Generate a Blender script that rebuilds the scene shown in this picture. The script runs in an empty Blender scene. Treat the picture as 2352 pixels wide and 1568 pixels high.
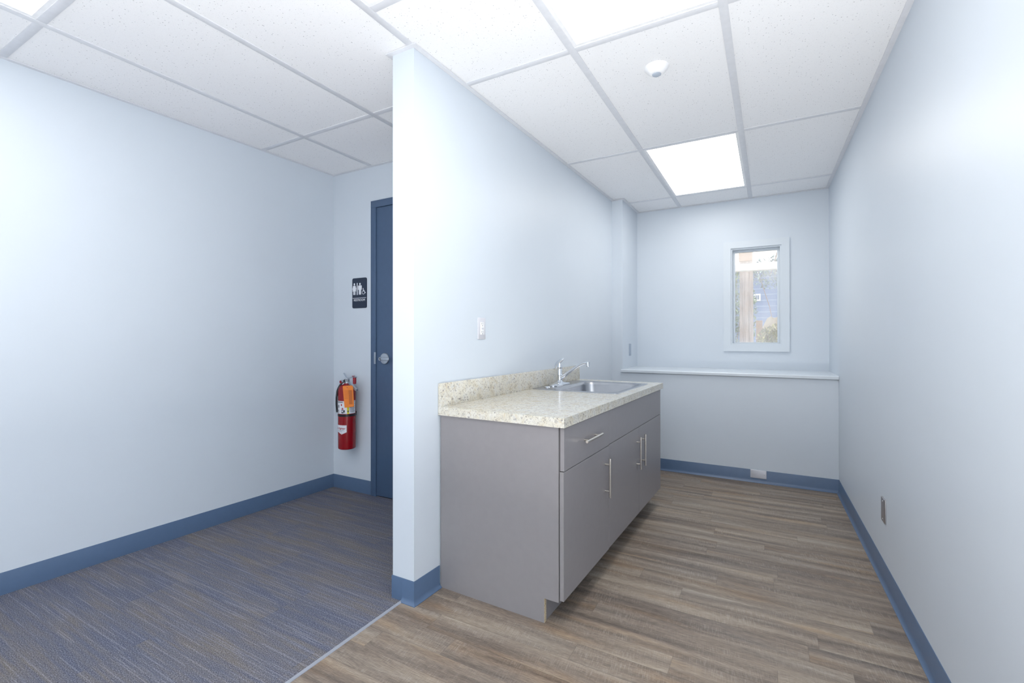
import bpy, bmesh, math, random
from mathutils import Vector, Matrix
random.seed(7)
S = bpy.context.scene
COL = S.collection
PI = math.pi

# ------------------------------------------------------------------ camera, sky, exposure
cam_d = bpy.data.cameras.new('camera')
cam = bpy.data.objects.new('camera', cam_d); COL.objects.link(cam)
YAW, PITCH, ROLL = 0.5064, 0.0035, 0.0010
cam_d.sensor_width = 36.0
cam_d.lens = 36.0 * 1068.72 / 2352
cam_d.shift_y = -(784 - 772.5) / 2352
cam_d.clip_start = 0.02
cam.location = (0, 0, 1.1649)
cam.rotation_euler = (Matrix.Rotation(YAW, 3, 'Z') @ Matrix.Rotation(PITCH, 3, 'X') @ Matrix.Rotation(ROLL, 3, 'Y') @ Matrix.Rotation(PI / 2, 3, 'X')).to_euler()
S.camera = cam
S.view_settings.view_transform = 'Standard'
S.view_settings.look = 'None'
S.view_settings.exposure = 0.50
S.view_settings.gamma = 1.0
S.view_settings.use_curve_mapping = False
W = bpy.data.worlds.new('sky'); S.world = W; W.use_nodes = True
bg = W.node_tree.nodes['Background']
bg.inputs['Color'].default_value = (0.93, 0.97, 1.0, 1)
bg.inputs['Strength'].default_value = 1.5
LIGHT_STRENGTH = 4.9
LIGHT_COLOR = (1.0, 0.98, 0.945)
# fill light added behind the viewpoint, turned up at the ceiling like a bounced flash
fl_d = bpy.data.lights.new('bounce_fill', 'AREA'); fl_d.shape = 'DISK'; fl_d.size = 0.9; fl_d.energy = 96; fl_d.color = (1.0, 0.975, 0.93)
fl_o = bpy.data.objects.new('bounce_fill', fl_d); COL.objects.link(fl_o)
fl_o.location = (0.05, -0.55, 0.32); fl_o.rotation_euler = (PI, 0.12, 0)

# ------------------------------------------------------------------ measured places (metres)
H = 2.44
YB, YK, YD = 4.781, 4.240, 2.523
XL = lambda y: -3.0188 + 0.0302 * (y - 2)        # left wall face
XR = lambda y: 0.4535 - 0.0158 * (y - 4)         # right wall face
XP = lambda y: -1.3656 + 0.0286 * (y - 1.5)      # partition, kitchen side
Y1 = 1.5734                                       # partition end
X0 = -1.4868                                      # partition, hall side at its end
X0f = lambda y: X0 + 0.0286 * (y - Y1)
XQ = -1.187                                       # pilaster side
ZL = 0.878                                        # ledge top
YBACK = -2.2

# ------------------------------------------------------------------ materials
def lin(c):
    r = []
    for v in c:
        v /= 255.0
        r.append(v / 12.92 if v <= 0.04045 else ((v + 0.055) / 1.055) ** 2.4)
    return (r[0], r[1], r[2], 1)

class NT:
    def __init__(s, name):
        s.m = bpy.data.materials.new(name); s.m.use_nodes = True
        s.t = s.m.node_tree; s.b = s.t.nodes['Principled BSDF']; s.out = s.t.nodes['Material Output']
        s._c = None
    def n(s, typ, **kw):
        x = s.t.nodes.new(typ)
        for k, v in kw.items(): setattr(x, k, v)
        return x
    def put(s, sock, v):
        if v is None: return
        if isinstance(v, bpy.types.NodeSocket): s.t.links.new(v, sock)
        else: sock.default_value = v
    def math(s, op, a, b=None, c=None):
        x = s.n('ShaderNodeMath', operation=op)
        s.put(x.inputs[0], a); s.put(x.inputs[1], b); s.put(x.inputs[2], c)
        return x.outputs[0]
    def obj(s):
        if s._c is None: s._c = s.n('ShaderNodeTexCoord').outputs['Object']
        return s._c
    def sep(s):
        x = s.n('ShaderNodeSeparateXYZ'); s.t.links.new(s.obj(), x.inputs[0]); return x.outputs
    def vec(s, x, y, z=0.0):
        v = s.n('ShaderNodeCombineXYZ')
        for i, q in enumerate((x, y, z)): s.put(v.inputs[i], q)
        return v.outputs[0]
    def white(s, v):
        x = s.n('ShaderNodeTexWhiteNoise', noise_dimensions='3D'); s.put(x.inputs['Vector'], v); return x.outputs['Value']
    def noise(s, v, scale=1.0, detail=2.0, rough=0.5, dist=0.0):
        x = s.n('ShaderNodeTexNoise'); s.put(x.inputs['Vector'], v)
        x.inputs['Scale'].default_value = scale; x.inputs['Detail'].default_value = detail
        x.inputs['Roughness'].default_value = rough; x.inputs['Distortion'].default_value = dist
        return x.outputs['Fac']
    def voro(s, v, scale, out='Distance', rnd=1.0):
        x = s.n('ShaderNodeTexVoronoi'); s.put(x.inputs['Vector'], v)
        x.inputs['Scale'].default_value = scale; x.inputs['Randomness'].default_value = rnd
        return x.outputs[out]
    def ramp(s, f, stops, interp='LINEAR'):
        x = s.n('ShaderNodeValToRGB'); s.put(x.inputs[0], f); cr = x.color_ramp; cr.interpolation = interp
        while len(cr.elements) > 1: cr.elements.remove(cr.elements[-1])
        cr.elements[0].position = stops[0][0]; cr.elements[0].color = stops[0][1]
        for p, c in stops[1:]:
            e = cr.elements.new(p); e.color = c
        return x.outputs['Color']
    def mapr(s, f, a, b, c=0.0, d=1.0):
        x = s.n('ShaderNodeMapRange'); s.put(x.inputs[0], f)
        for i, v in enumerate((a, b, c, d)): s.put(x.inputs[i + 1], v)
        return x.outputs[0]
    def mix(s, f, a, b, mode='MIX'):
        x = s.n('ShaderNodeMix', data_type='RGBA', blend_type=mode)
        s.put(x.inputs[0], f); s.put(x.inputs[6], a); s.put(x.inputs[7], b)
        return x.outputs[2]
    def bump(s, h, strength=0.2, dist=0.001):
        x = s.n('ShaderNodeBump'); s.put(x.inputs['Height'], h)
        x.inputs['Strength'].default_value = strength; x.inputs['Distance'].default_value = dist
        s.t.links.new(x.outputs[0], s.b.inputs['Normal'])
    def set(s, **kw):
        for k, v in kw.items(): s.put(s.b.inputs[k.replace('_', ' ')], v)
        return s.m

def flat(name, rgb, rough=0.5, metal=0.0, spec=0.5, var=0.03, scale=30.0):
    """one colour with a little procedural mottling"""
    t = NT(name); c = lin(rgb)
    dk = tuple(x * (1 - var) for x in c[:3]) + (1,); lt = tuple(min(1, x * (1 + var)) for x in c[:3]) + (1,)
    f = t.noise(t.obj(), scale, 3.0)
    t.set(Base_Color=t.ramp(f, [(0.3, dk), (0.7, lt)]), Roughness=rough, Metallic=metal, Specular_IOR_Level=spec)
    return t.m

def m_paint(name, rgb, rough=0.42):
    t = NT(name); c = lin(rgb)
    f = t.noise(t.obj(), 3.0, 3.0)
    t.set(Base_Color=t.ramp(f, [(0.3, tuple(x * 0.985 for x in c[:3]) + (1,)), (0.7, c)]), Roughness=rough, Specular_IOR_Level=0.35)
    t.bump(t.noise(t.obj(), 170.0, 2.0), 0.06, 0.001)
    return t.m

def m_tile():
    t = NT('ceiling_tile')
    v = t.obj()
    d = t.voro(v, 95.0); k = t.voro(v, 95.0, 'Color')
    ks = t.n('ShaderNodeSeparateColor'); t.t.links.new(k, ks.inputs[0])
    rad = t.mapr(ks.outputs[0], 0.35, 1.0, 0.0, 0.24)
    dot = t.mapr(t.math('SUBTRACT', rad, d), -0.03, 0.05)
    d2 = t.mapr(t.noise(v, 260.0, 2.0), 0.60, 0.70)
    base = t.mix(t.math('MULTIPLY', d2, 0.22), lin((240, 241, 244)), lin((190, 192, 199)))
    t.set(Base_Color=t.mix(t.math('MULTIPLY', dot, 0.55), base, lin((140, 140, 148))), Roughness=0.9, Specular_IOR_Level=0.15)
    t.bump(t.math('SUBTRACT', 0.0, t.math('ADD', dot, d2)), 0.12, 0.001)
    return t.m

def m_vinyl():
    t = NT('vinyl_plank'); x, y, z = t.sep()
    PW, PL = 0.1016, 0.914
    row = t.math('FLOOR', t.math('DIVIDE', t.math('ADD', y, 0.05), PW))
    off = t.math('MULTIPLY', t.white(t.vec(row, 3.3)), PL)
    xx = t.math('ADD', x, off)
    colid = t.math('FLOOR', t.math('DIVIDE', xx, PL))
    pid = t.white(t.vec(row, colid, 1.7)); pid2 = t.white(t.vec(row, colid, 8.1))
    sx = t.math('ADD', x, t.math('MULTIPLY', pid, 61.0)); sy = t.math('ADD', y, t.math('MULTIPLY', pid2, 43.0))
    warp = t.math('MULTIPLY', t.math('SUBTRACT', t.noise(t.vec(t.math('MULTIPLY', sx, 2.2), t.math('MULTIPLY', sy, 4.0)), 1.0, 2.0), 0.5), 0.05)
    wy = t.math('ADD', sy, warp)
    band = t.noise(t.vec(t.math('MULTIPLY', sx, 1.1), t.math('MULTIPLY', wy, 17.0)), 1.0, 4.0, 0.5)
    fine = t.noise(t.vec(t.math('MULTIPLY', sx, 26.0), t.math('MULTIPLY', wy, 260.0)), 1.0, 4.0, 0.7)
    hue = t.noise(t.vec(t.math('MULTIPLY', sx, 1.6), t.math('MULTIPLY', wy, 11.0), 5.0), 1.0, 3.0)
    saw = t.noise(t.vec(t.math('MULTIPLY', t.math('ADD', sx, t.math('MULTIPLY', sy, 0.12)), 250.0), t.math('MULTIPLY', sy, 20.0), 2.0), 1.0, 3.0, 0.65)
    sawm = t.mapr(t.noise(t.vec(t.math('MULTIPLY', sx, 4.5), t.math('MULTIPLY', sy, 10.0), 9.0), 1.0, 2.0), 0.40, 0.66)
    v = t.math('ADD', t.math('MULTIPLY', t.math('SUBTRACT', band, 0.5), 1.15), t.math('MULTIPLY', t.math('SUBTRACT', pid2, 0.5), 0.10))
    v = t.math('ADD', v, t.math('MULTIPLY', t.math('SUBTRACT', fine, 0.5), 0.85))
    v = t.math('ADD', v, 0.5)
    c = t.ramp(v, [(0.12, lin((76, 68, 63))), (0.30, lin((101, 91, 84))), (0.50, lin((130, 118, 107))), (0.68, lin((152, 140, 126))), (0.88, lin((176, 166, 153)))])
    c = t.mix(t.mapr(hue, 0.50, 0.68, 0.0, 0.5), c, t.mix(1.0, c, (0.90, 0.97, 1.07, 1), 'MULTIPLY'))
    c = t.mix(t.mapr(hue, 0.46, 0.32, 0.0, 0.65), c, t.mix(1.0, c, (1.13, 0.98, 0.80, 1), 'MULTIPLY'))
    sl = t.math('MULTIPLY', sawm, t.mapr(saw, 0.48, 0.70, 0.0, 0.30))
    c = t.mix(sl, c, lin((196, 190, 182)))
    sd = t.math('MULTIPLY', sawm, t.mapr(saw, 0.42, 0.30, 0.0, 0.30))
    c = t.mix(sd, c, lin((108, 98, 92)))
    fy = t.math('FRACT', t.math('DIVIDE', t.math('ADD', y, 0.05), PW)); fx = t.math('FRACT', t.math('DIVIDE', xx, PL))
    ey = t.math('MULTIPLY', t.math('MINIMUM', fy, t.math('SUBTRACT', 1.0, fy)), PW)
    ex = t.math('MULTIPLY', t.math('MINIMUM', fx, t.math('SUBTRACT', 1.0, fx)), PL)
    e = t.mapr(t.math('MINIMUM', ey, ex), 0.0004, 0.0016, 1.0, 0.0)
    c = t.mix(t.math('MULTIPLY', e, 0.32), c, lin((70, 62, 58)))
    t.set(Base_Color=c, Roughness=t.mapr(fine, 0.2, 0.8, 0.42, 0.58), Specular_IOR_Level=0.35)
    t.bump(t.math('SUBTRACT', fine, e), 0.08, 0.001)
    return t.m

def m_carpet():
    t = NT('carpet_tile'); x, y, z = t.sep()
    PW, PL = 0.25, 1.0
    yy = t.math('ADD', y, 0.07)
    row = t.math('FLOOR', t.math('DIVIDE', yy, PW))
    off = t.math('MULTIPLY', t.math('FRACT', t.math('MULTIPLY', row, 0.37)), PL)
    xx = t.math('ADD', x, off)
    cid = t.math('FLOOR', t.math('DIVIDE', xx, PL))
    pid = t.white(t.vec(row, cid, 4.2)); pid2 = t.white(t.vec(row, cid, 6.6))
    sx = t.math('ADD', x, t.math('MULTIPLY', pid, 31.0)); sy = t.math('ADD', y, t.math('MULTIPLY', pid2, 17.0))
    lane = t.math('ADD', t.math('MULTIPLY', t.noise(t.vec(t.math('MULTIPLY', sx, 2.6), t.math('MULTIPLY', sy, 14.0)), 1.0, 2.0, 0.5), 0.62), t.math('MULTIPLY', t.noise(t.vec(t.math('MULTIPLY', sx, 3.5), t.math('MULTIPLY', sy, 70.0)), 1.0, 1.0, 0.5), 0.38))
    lane = t.math('ADD', lane, t.math('MULTIPLY', t.math('SUBTRACT', pid, 0.5), 0.16))
    c = t.ramp(lane, [(0.36, lin((93, 98, 115))), (0.46, lin((101, 103, 114))), (0.54, lin((107, 106, 112))), (0.66, lin((114, 109, 105)))])
    # thin light yarns running along the tile
    ln = t.math('FLOOR', t.math('DIVIDE', y, 0.0036))
    yar = t.white(t.vec(ln, row, 2.0))
    seg = t.noise(t.vec(t.math('MULTIPLY', x, 5.0), t.math('MULTIPLY', ln, 7.7), pid), 1.0, 1.0)
    st = t.math('MULTIPLY', t.mapr(yar, 0.72, 0.80), t.mapr(seg, 0.44, 0.56))
    c = t.mix(t.math('MULTIPLY', st, 0.22), c, lin((178, 178, 188)))
    dkn = t.math('MULTIPLY', t.mapr(yar, 0.22, 0.14), t.mapr(seg, 0.46, 0.58))
    c = t.mix(t.math('MULTIPLY', dkn, 0.22), c, lin((70, 76, 100)))
    loop = t.noise(t.vec(t.math('MULTIPLY', x, 200.0), t.math('MULTIPLY', y, 300.0)), 1.0, 2.0, 0.7)
    c = t.mix(t.mapr(loop, 0.52, 0.66, 0.0, 0.5), c, lin((172, 174, 186)))
    c = t.mix(t.mapr(loop, 0.47, 0.33, 0.0, 0.75), c, lin((50, 54, 70)))
    fy = t.math('FRACT', t.math('DIVIDE', yy, PW)); fx = t.math('FRACT', t.math('DIVIDE', xx, PL))
    ey = t.math('MULTIPLY', t.math('MINIMUM', fy, t.math('SUBTRACT', 1.0, fy)), PW)
    ex = t.math('MULTIPLY', t.math('MINIMUM', fx, t.math('SUBTRACT', 1.0, fx)), PL)
    e = t.mapr(t.math('MINIMUM', ey, ex), 0.0005, 0.002, 1.0, 0.0)
    c = t.mix(t.math('MULTIPLY', e, 0.25), c, lin((70, 74, 92)))
    t.set(Base_Color=c, Roughness=0.95, Specular_IOR_Level=0.1)
    t.bump(loop, 0.5, 0.003)
    return t.m

def m_granite():
    t = NT('granite_laminate'); v = t.obj()
    a = t.noise(v, 24.0, 4.0, 0.6, 0.6)
    c = t.ramp(a, [(0.30, lin((198, 190, 172))), (0.45, lin((208, 204, 191))), (0.60, lin((212, 210, 202))), (0.75, lin((190, 192, 190)))])
    b = t.noise(v, 62.0, 3.0, 0.65, 1.0)
    c = t.mix(t.mapr(b, 0.53, 0.68, 0.0, 0.6), c, lin((156, 152, 146)))
    y_ = t.noise(v, 42.0, 2.0, 0.5, 1.5)
    c = t.mix(t.mapr(y_, 0.60, 0.72, 0.0, 0.5), c, lin((194, 174, 136)))
    d = t.noise(v, 115.0, 3.0, 0.6, 0.5)
    c = t.mix(t.mapr(d, 0.57, 0.67, 0.0, 0.85), c, lin((104, 97, 104)))
    g = t.noise(v, 130.0, 2.0, 0.6, 0.5)
    c = t.mix(t.mapr(g, 0.60, 0.68, 0.0, 0.5), c, lin((226, 225, 220)))
    t.set(Base_Color=c, Roughness=0.16, Specular_IOR_Level=0.55)
    return t.m

def m_brushed(name, rgb, rough):
    t = NT(name); x, y, z = t.sep()
    n = t.noise(t.vec(t.math('MULTIPLY', x, 40.0), t.math('MULTIPLY', y, 900.0), t.math('MULTIPLY', z, 40.0)), 1.0, 2.0)
    t.set(Base_Color=lin(rgb), Metallic=1.0, Roughness=t.mapr(n, 0.2, 0.8, rough - 0.05, rough + 0.05))
    return t.m

def m_chip():
    t = NT('particleboard')
    t.set(Base_Color=t.ramp(t.noise(t.obj(), 320.0, 3.0), [(0.35, lin((168, 148, 116))), (0.6, lin((218, 204, 176)))]), Roughness=0.9)
    return t.m

def m_emit(name, strength):
    t = NT(name)
    e = t.n('ShaderNodeEmission'); e.inputs[0].default_value = LIGHT_COLOR + (1,); e.inputs[1].default_value = strength
    t.t.links.new(e.outputs[0], t.out.inputs[0])
    return t.m

def m_glass():
    t = NT('window_glass')
    tr = t.n('ShaderNodeBsdfTransparent'); tl = t.n('ShaderNodeBsdfTranslucent'); gl = t.n('ShaderNodeBsdfGlossy')
    tl.inputs[0].default_value = (0.9, 0.93, 1.0, 1); gl.inputs['Roughness'].default_value = 0.02
    smear = t.noise(t.obj(), 4.0, 4.0)
    m1 = t.n('ShaderNodeMixShader'); t.put(m1.inputs[0], t.mapr(smear, 0.35, 0.7, 0.10, 0.27))
    t.t.links.new(tr.outputs[0], m1.inputs[1]); t.t.links.new(tl.outputs[0], m1.inputs[2])
    m2 = t.n('ShaderNodeMixShader'); m2.inputs[0].default_value = 0.05
    t.t.links.new(m1.outputs[0], m2.inputs[1]); t.t.links.new(gl.outputs[0], m2.inputs[2])
    t.t.links.new(m2.outputs[0], t.out.inputs[0])
    return t.m

def m_leaf(name, a, b, c):
    t = NT(name)
    f = t.noise(t.obj(), 7.0, 4.0, 0.7)
    t.set(Base_Color=t.ramp(f, [(0.3, lin(a)), (0.5, lin(b)), (0.7, lin(c))]), Roughness=0.7)
    return t.m

def m_siding():
    t = NT('blue_siding'); x, y, z = t.sep()
    f = t.math('FRACT', t.math('DIVIDE', z, 0.22))
    t.set(Base_Color=t.mix(t.mapr(f, 0.0, 0.10, 0.8, 0.0), lin((124, 140, 176)), lin((206, 214, 230))), Roughness=0.7)
    return t.m

def m_bark():
    t = NT('pole_wood'); x, y, z = t.sep()
    f = t.noise(t.vec(t.math('MULTIPLY', x, 26.0), t.math('MULTIPLY', y, 26.0), t.math('MULTIPLY', z, 1.5)), 1.0, 4.0, 0.6)
    t.set(Base_Color=t.ramp(f, [(0.3, lin((126, 112, 104))), (0.55, lin((168, 152, 142))), (0.75, lin((190, 176, 166)))]), Roughness=0.9)
    return t.m

WALL = m_paint('wall_paint', (208, 216.5, 226))
TRIMP = m_paint('trim_paint', (211, 219, 227), 0.3)
TILE = m_tile()
TEE = flat('grid_white', (219, 221, 227), 0.4)
VINYL = m_vinyl(); CARPET = m_carpet(); GRANITE = m_granite()
BASE = flat('vinyl_base_blue', (84, 106, 136), 0.33, 0, 0.5)
DOORP = flat('door_blue', (74, 96, 126), 0.4)
DARK = flat('shadow_gap', (30, 34, 44), 0.9)
CAB = flat('cabinet_laminate', (141, 138, 141), 0.36, 0, 0.5, 0.02)
CABIN = flat('cabinet_inside', (96, 96, 98), 0.7)
CHIP = m_chip()
STEEL = flat('brushed_steel', (178, 180, 185), 0.27, 1.0)
NICKEL = flat('brushed_nickel', (214, 209, 202), 0.28, 1.0)
SATIN = flat('satin_chrome', (190, 196, 204), 0.28, 1.0)
CHROME = flat('chrome', (226, 229, 234), 0.06, 1.0)
PLATE = flat('plastic_plate_white', (206, 207, 215), 0.35)
PLATEG = m_brushed('steel_plate', (196, 194, 196), 0.4)
PLATEB = flat('plate_painted_blue_grey', (160, 172, 188), 0.4)
WHITE = flat('white_plastic', (238, 239, 242), 0.3)
LENS = flat('sensor_lens', (172, 182, 196), 0.25)
BLACKP = flat('black_rubber', (24, 26, 34), 0.4)
RED = flat('extinguisher_red', (142, 3, 16), 0.2, 0, 0.6)
REDP = flat('red_plastic', (150, 14, 34), 0.35)
ORANGE = flat('orange_card', (246, 140, 56), 0.7)
ORANGED = flat('orange_print', (200, 108, 50), 0.7)
LABEL = flat('label_white', (226, 227, 234), 0.4)
INK = flat('label_ink', (50, 52, 64), 0.5)
INKG = flat('label_ink_grey', (150, 154, 166), 0.5)
INKR = flat('label_ink_red', (170, 24, 48), 0.5)
YEL = flat('label_yellow', (236, 222, 20), 0.5)
NAVY = flat('sign_navy', (34, 46, 68), 0.35)
SIGNW = flat('sign_white', (226, 230, 238), 0.5)
STRIPM = flat('clear_vinyl_strip', (150, 155, 166), 0.3)
LAMP = m_emit('light_panel', LIGHT_STRENGTH)
GLASS = m_glass()
SIDING = m_siding(); BARK = m_bark()
ROOFM = flat('roof_grey', (120, 122, 130), 0.8)
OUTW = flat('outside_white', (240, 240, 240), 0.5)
OUTG = flat('house_pane', (130, 140, 160), 0.2)
SOIL = flat('soil', (150, 138, 116), 0.95, var=0.2, scale=3)
ROCK = flat('tan_rock', (150, 134, 108), 0.9, var=0.2, scale=6)
POSTM = flat('brown_post', (150, 116, 84), 0.8, var=0.15)
LEAF1 = m_leaf('leaf_green', (84, 104, 72), (128, 146, 104), (176, 186, 150))
LEAF2 = m_leaf('leaf_yellow_green', (92, 92, 50), (150, 144, 78), (196, 184, 120))
LEAF3 = m_leaf('leaf_blue_green', (92, 112, 104), (140, 156, 150), (190, 200, 196))

# ------------------------------------------------------------------ mesh helpers
class MB:
    def __init__(s): s.bm = bmesh.new(); s.mats = []
    def _mi(s, mat):
        if mat is None: return 0
        if mat not in s.mats: s.mats.append(mat)
        return s.mats.index(mat)
    def box(s, x0, x1, y0, y1, z0, z1, bev=0.0, mat=None, seg=2):
        t = bmesh.new(); bmesh.ops.create_cube(t, size=1)
        for v in t.verts:
            v.co = Vector(((x0 + x1) / 2 + v.co.x * (x1 - x0), (y0 + y1) / 2 + v.co.y * (y1 - y0), (z0 + z1) / 2 + v.co.z * (z1 - z0)))
        if bev: bmesh.ops.bevel(t, geom=t.edges[:], offset=bev, segments=seg, affect='EDGES', profile=0.5)
        s.add(t, mat); return s
    def add(s, t, mat=None, M=None):
        mi = s._mi(mat); mp = {}
        for v in t.verts: mp[v] = s.bm.verts.new(M @ v.co if M else v.co)
        for f in t.faces:
            try:
                g = s.bm.faces.new([mp[v] for v in f.verts]); g.material_index = mi; g.smooth = True
            except ValueError: pass
        t.free()
    def poly(s, pts, mat=None):
        f = s.bm.faces.new([s.bm.verts.new(p) for p in pts]); f.material_index = s._mi(mat); return f
    def prism(s, foot, z0, z1, mat=None):
        """footprint in x, y lifted from z0 to z1"""
        return s.extr([Vector((x, y, z0)) for x, y in foot], Vector((0, 0, z1 - z0)), mat)
    def extr(s, pts, d, mat=None):
        mi = s._mi(mat)
        a = [s.bm.verts.new(p) for p in pts]; b = [s.bm.verts.new(Vector(p) + Vector(d)) for p in pts]
        n = len(a); fs = [s.bm.faces.new(a[::-1]), s.bm.faces.new(b)]
        for i in range(n): fs.append(s.bm.faces.new((a[i], a[(i + 1) % n], b[(i + 1) % n], b[i])))
        for f in fs: f.material_index = mi
        return s
    def loops(s, L, mat=None, close=True, cap0=False, cap1=False):
        mi = s._mi(mat); R = [[s.bm.verts.new(p) for p in l] for l in L]; n = len(R[0])
        for i in range(len(R) - 1):
            for j in range(n if close else n - 1):
                f = s.bm.faces.new((R[i][j], R[i][(j + 1) % n], R[i + 1][(j + 1) % n], R[i + 1][j])); f.material_index = mi; f.smooth = True
        if cap0: s.bm.faces.new(R[0][::-1]).material_index = mi
        if cap1: s.bm.faces.new(R[-1]).material_index = mi
        return s
    def lathe(s, prof, c=(0, 0, 0), axis='Z', n=32, mat=None, cap=True):
        """prof: (radius, height) pairs along the axis"""
        ax = {'Z': lambda r, a, h: (r * math.cos(a), r * math.sin(a), h), 'Y': lambda r, a, h: (r * math.cos(a), h, r * math.sin(a)), 'X': lambda r, a, h: (h, r * math.cos(a), r * math.sin(a))}[axis]
        L = [[Vector(c) + Vector(ax(max(r, 1e-5), 2 * PI * k / n, h)) for k in range(n)] for r, h in prof]
        return s.loops(L, mat, True, cap, cap)
    def tube(s, pts, rad, n=12, mat=None, flat_=1.0, up=Vector((0, 0, 1))):
        pts = [Vector(p) for p in pts]; L = []
        for i, p in enumerate(pts):
            d = (pts[min(i + 1, len(pts) - 1)] - pts[max(i - 1, 0)]).normalized()
            sx = d.cross(up)
            if sx.length < 1e-4: sx = d.cross(Vector((0, 1, 0)))
            sx.normalize(); sy = sx.cross(d)
            r = rad[i] if isinstance(rad, (list, tuple)) else rad
            L.append([p + sx * r * math.cos(2 * PI * k / n) + sy * r * flat_ * math.sin(2 * PI * k / n) for k in range(n)])
        return s.loops(L, mat, True, True, True)
    def build(s, name, mat=None, parent=None, loc=None, smooth=35):
        bmesh.ops.recalc_face_normals(s.bm, faces=s.bm.faces[:])
        me = bpy.data.meshes.new(name); s.bm.to_mesh(me); s.bm.free()
        for m in (s.mats or [mat]): me.materials.append(m)
        if smooth:
            for p in me.polygons: p.use_smooth = True
            me.set_sharp_from_angle(angle=math.radians(smooth))
        else:
            for p in me.polygons: p.use_smooth = False
        o = bpy.data.objects.new(name, me); COL.objects.link(o)
        if parent: o.parent = parent
        if loc: o.location = loc
        return o

def tag(o, label=None, cat=None, group=None, kind=None):
    for k, v in (('label', label), ('category', cat), ('group', group), ('kind', kind)):
        if v: o[k] = v
    return o
def thing(name, loc, rz=0.0, label=None, cat=None, group=None, kind=None):
    o = bpy.data.objects.new(name, None); COL.objects.link(o)
    o.empty_display_size = 0.05; o.location = loc; o.rotation_euler = (0, 0, rz)
    return tag(o, label, cat, group, kind)
def struct(mb, name, mat, label=None, cat=None, parent=None):
    o = mb.build(name, mat, parent, smooth=30)
    return tag(o, label, cat, kind='structure')
def copy_tree(o, parent=None):
    c = o.copy(); COL.objects.link(c)
    if parent: c.parent = parent
    for ch in [x for x in bpy.data.objects if x.parent is o]: copy_tree(ch, c)
    return c
def rrect(x0, x1, y0, y1, r, z, n=8):
    P = []
    for cx, cy, a0 in ((x1 - r, y1 - r, 0), (x0 + r, y1 - r, PI / 2), (x0 + r, y0 + r, PI), (x1 - r, y0 + r, 3 * PI / 2)):
        for k in range(n + 1):
            a = a0 + PI / 2 * k / n; P.append(Vector((cx + r * math.cos(a), cy + r * math.sin(a), z)))
    return P
def bezier(P, n=10):
    out = []
    for i in range(n + 1):
        t = i / n; out.append(sum((Vector(p) * (math.comb(len(P) - 1, k) * t ** k * (1 - t) ** (len(P) - 1 - k)) for k, p in enumerate(P)), Vector()))
    return out
def text_mesh(body, size, extrude=0.0, shear=0.0, bold=0.0):
    cu = bpy.data.curves.new('lettering', 'FONT'); cu.body = body; cu.size = size; cu.extrude = extrude; cu.shear = shear
    cu.align_x = 'CENTER'; cu.align_y = 'CENTER'; cu.offset = bold; cu.resolution_u = 4
    o = bpy.data.objects.new('lettering', cu); COL.objects.link(o)
    dg = bpy.context.evaluated_depsgraph_get(); me = bpy.data.meshes.new_from_object(o.evaluated_get(dg))
    t = bmesh.new(); t.from_mesh(me)
    bpy.data.objects.remove(o); bpy.data.curves.remove(cu); bpy.data.meshes.remove(me)
    return t

# ------------------------------------------------------------------ floor
fl = MB(); fl.box(-1.43, 0.75, YBACK - 0.2, 5.0, -0.10, 0.0)
struct(fl, 'floor', VINYL, 'grey-brown wood-look vinyl plank floor of the kitchen nook', 'floor')
fc = MB(); fc.box(-3.45, -1.432, YBACK - 0.2, 2.75, -0.10, 0.0)
struct(fc, 'floor_carpet', CARPET, 'blue-grey striped carpet tile floor by the restroom door', 'floor')
ts = MB()
ts.extr([Vector((-1.436, 0, 0.0)), Vector((-1.422, 0, 0.0)), Vector((-1.4225, 0, 0.002)), Vector((-1.427, 0, 0.004)), Vector((-1.435, 0, 0.004))], Vector((0, Y1 - 0.004 - YBACK, 0)))
for v in ts.bm.verts: v.co.y += YBACK
struct(ts, 'trim_1', STRIPM, 'pale vinyl strip where carpet meets plank floor', 'floor trim')

# ------------------------------------------------------------------ walls
TOP = H + 0.004
w = MB(); w.prism([(XL(YBACK), YBACK), (XL(YD), YD), (XL(YD) - 0.12, YD + 0.12), (XL(YBACK) - 0.12, YBACK)], 0, TOP)
struct(w, 'wall_left', WALL, 'pale blue painted wall left of the restroom door', 'wall')
w = MB(); w.prism([(XR(YBACK), YBACK), (XR(YBACK) + 0.12, YBACK), (XR(YB) + 0.12, YB), (XR(YB), YB)], 0, TOP)
struct(w, 'wall_right', WALL, 'pale blue painted wall right of the vinyl floor', 'wall')
w = MB(); w.box(-3.45, 0.75, YBACK - 0.12, YBACK, 0, TOP)
struct(w, 'wall_rear', WALL, 'pale blue wall behind the viewpoint', 'wall')
w = MB(); w.prism([(X0, Y1), (XP(Y1), Y1), (XP(YK), YK), (X0f(YK), YK)], 0, TOP)
struct(w, 'wall_partition', WALL, 'pale blue partition wall with a free end behind the sink cabinet', 'wall')
# restroom wall with the door opening
DX0, DX1, DZ = -2.5905, -1.58, 2.181
w = MB(); w.box(XL(YD) + 0.0005, DX0 + 0.003, YD, YD + 0.12, 0, TOP); w.box(DX1 - 0.003, X0f(YD) - 0.001, YD, YD + 0.12, 0, TOP); w.box(DX0 + 0.003, DX1 - 0.003, YD, YD + 0.12, DZ - 0.003, TOP)
struct(w, 'wall_restroom', WALL, 'pale blue wall holding the blue restroom door', 'wall')
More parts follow.
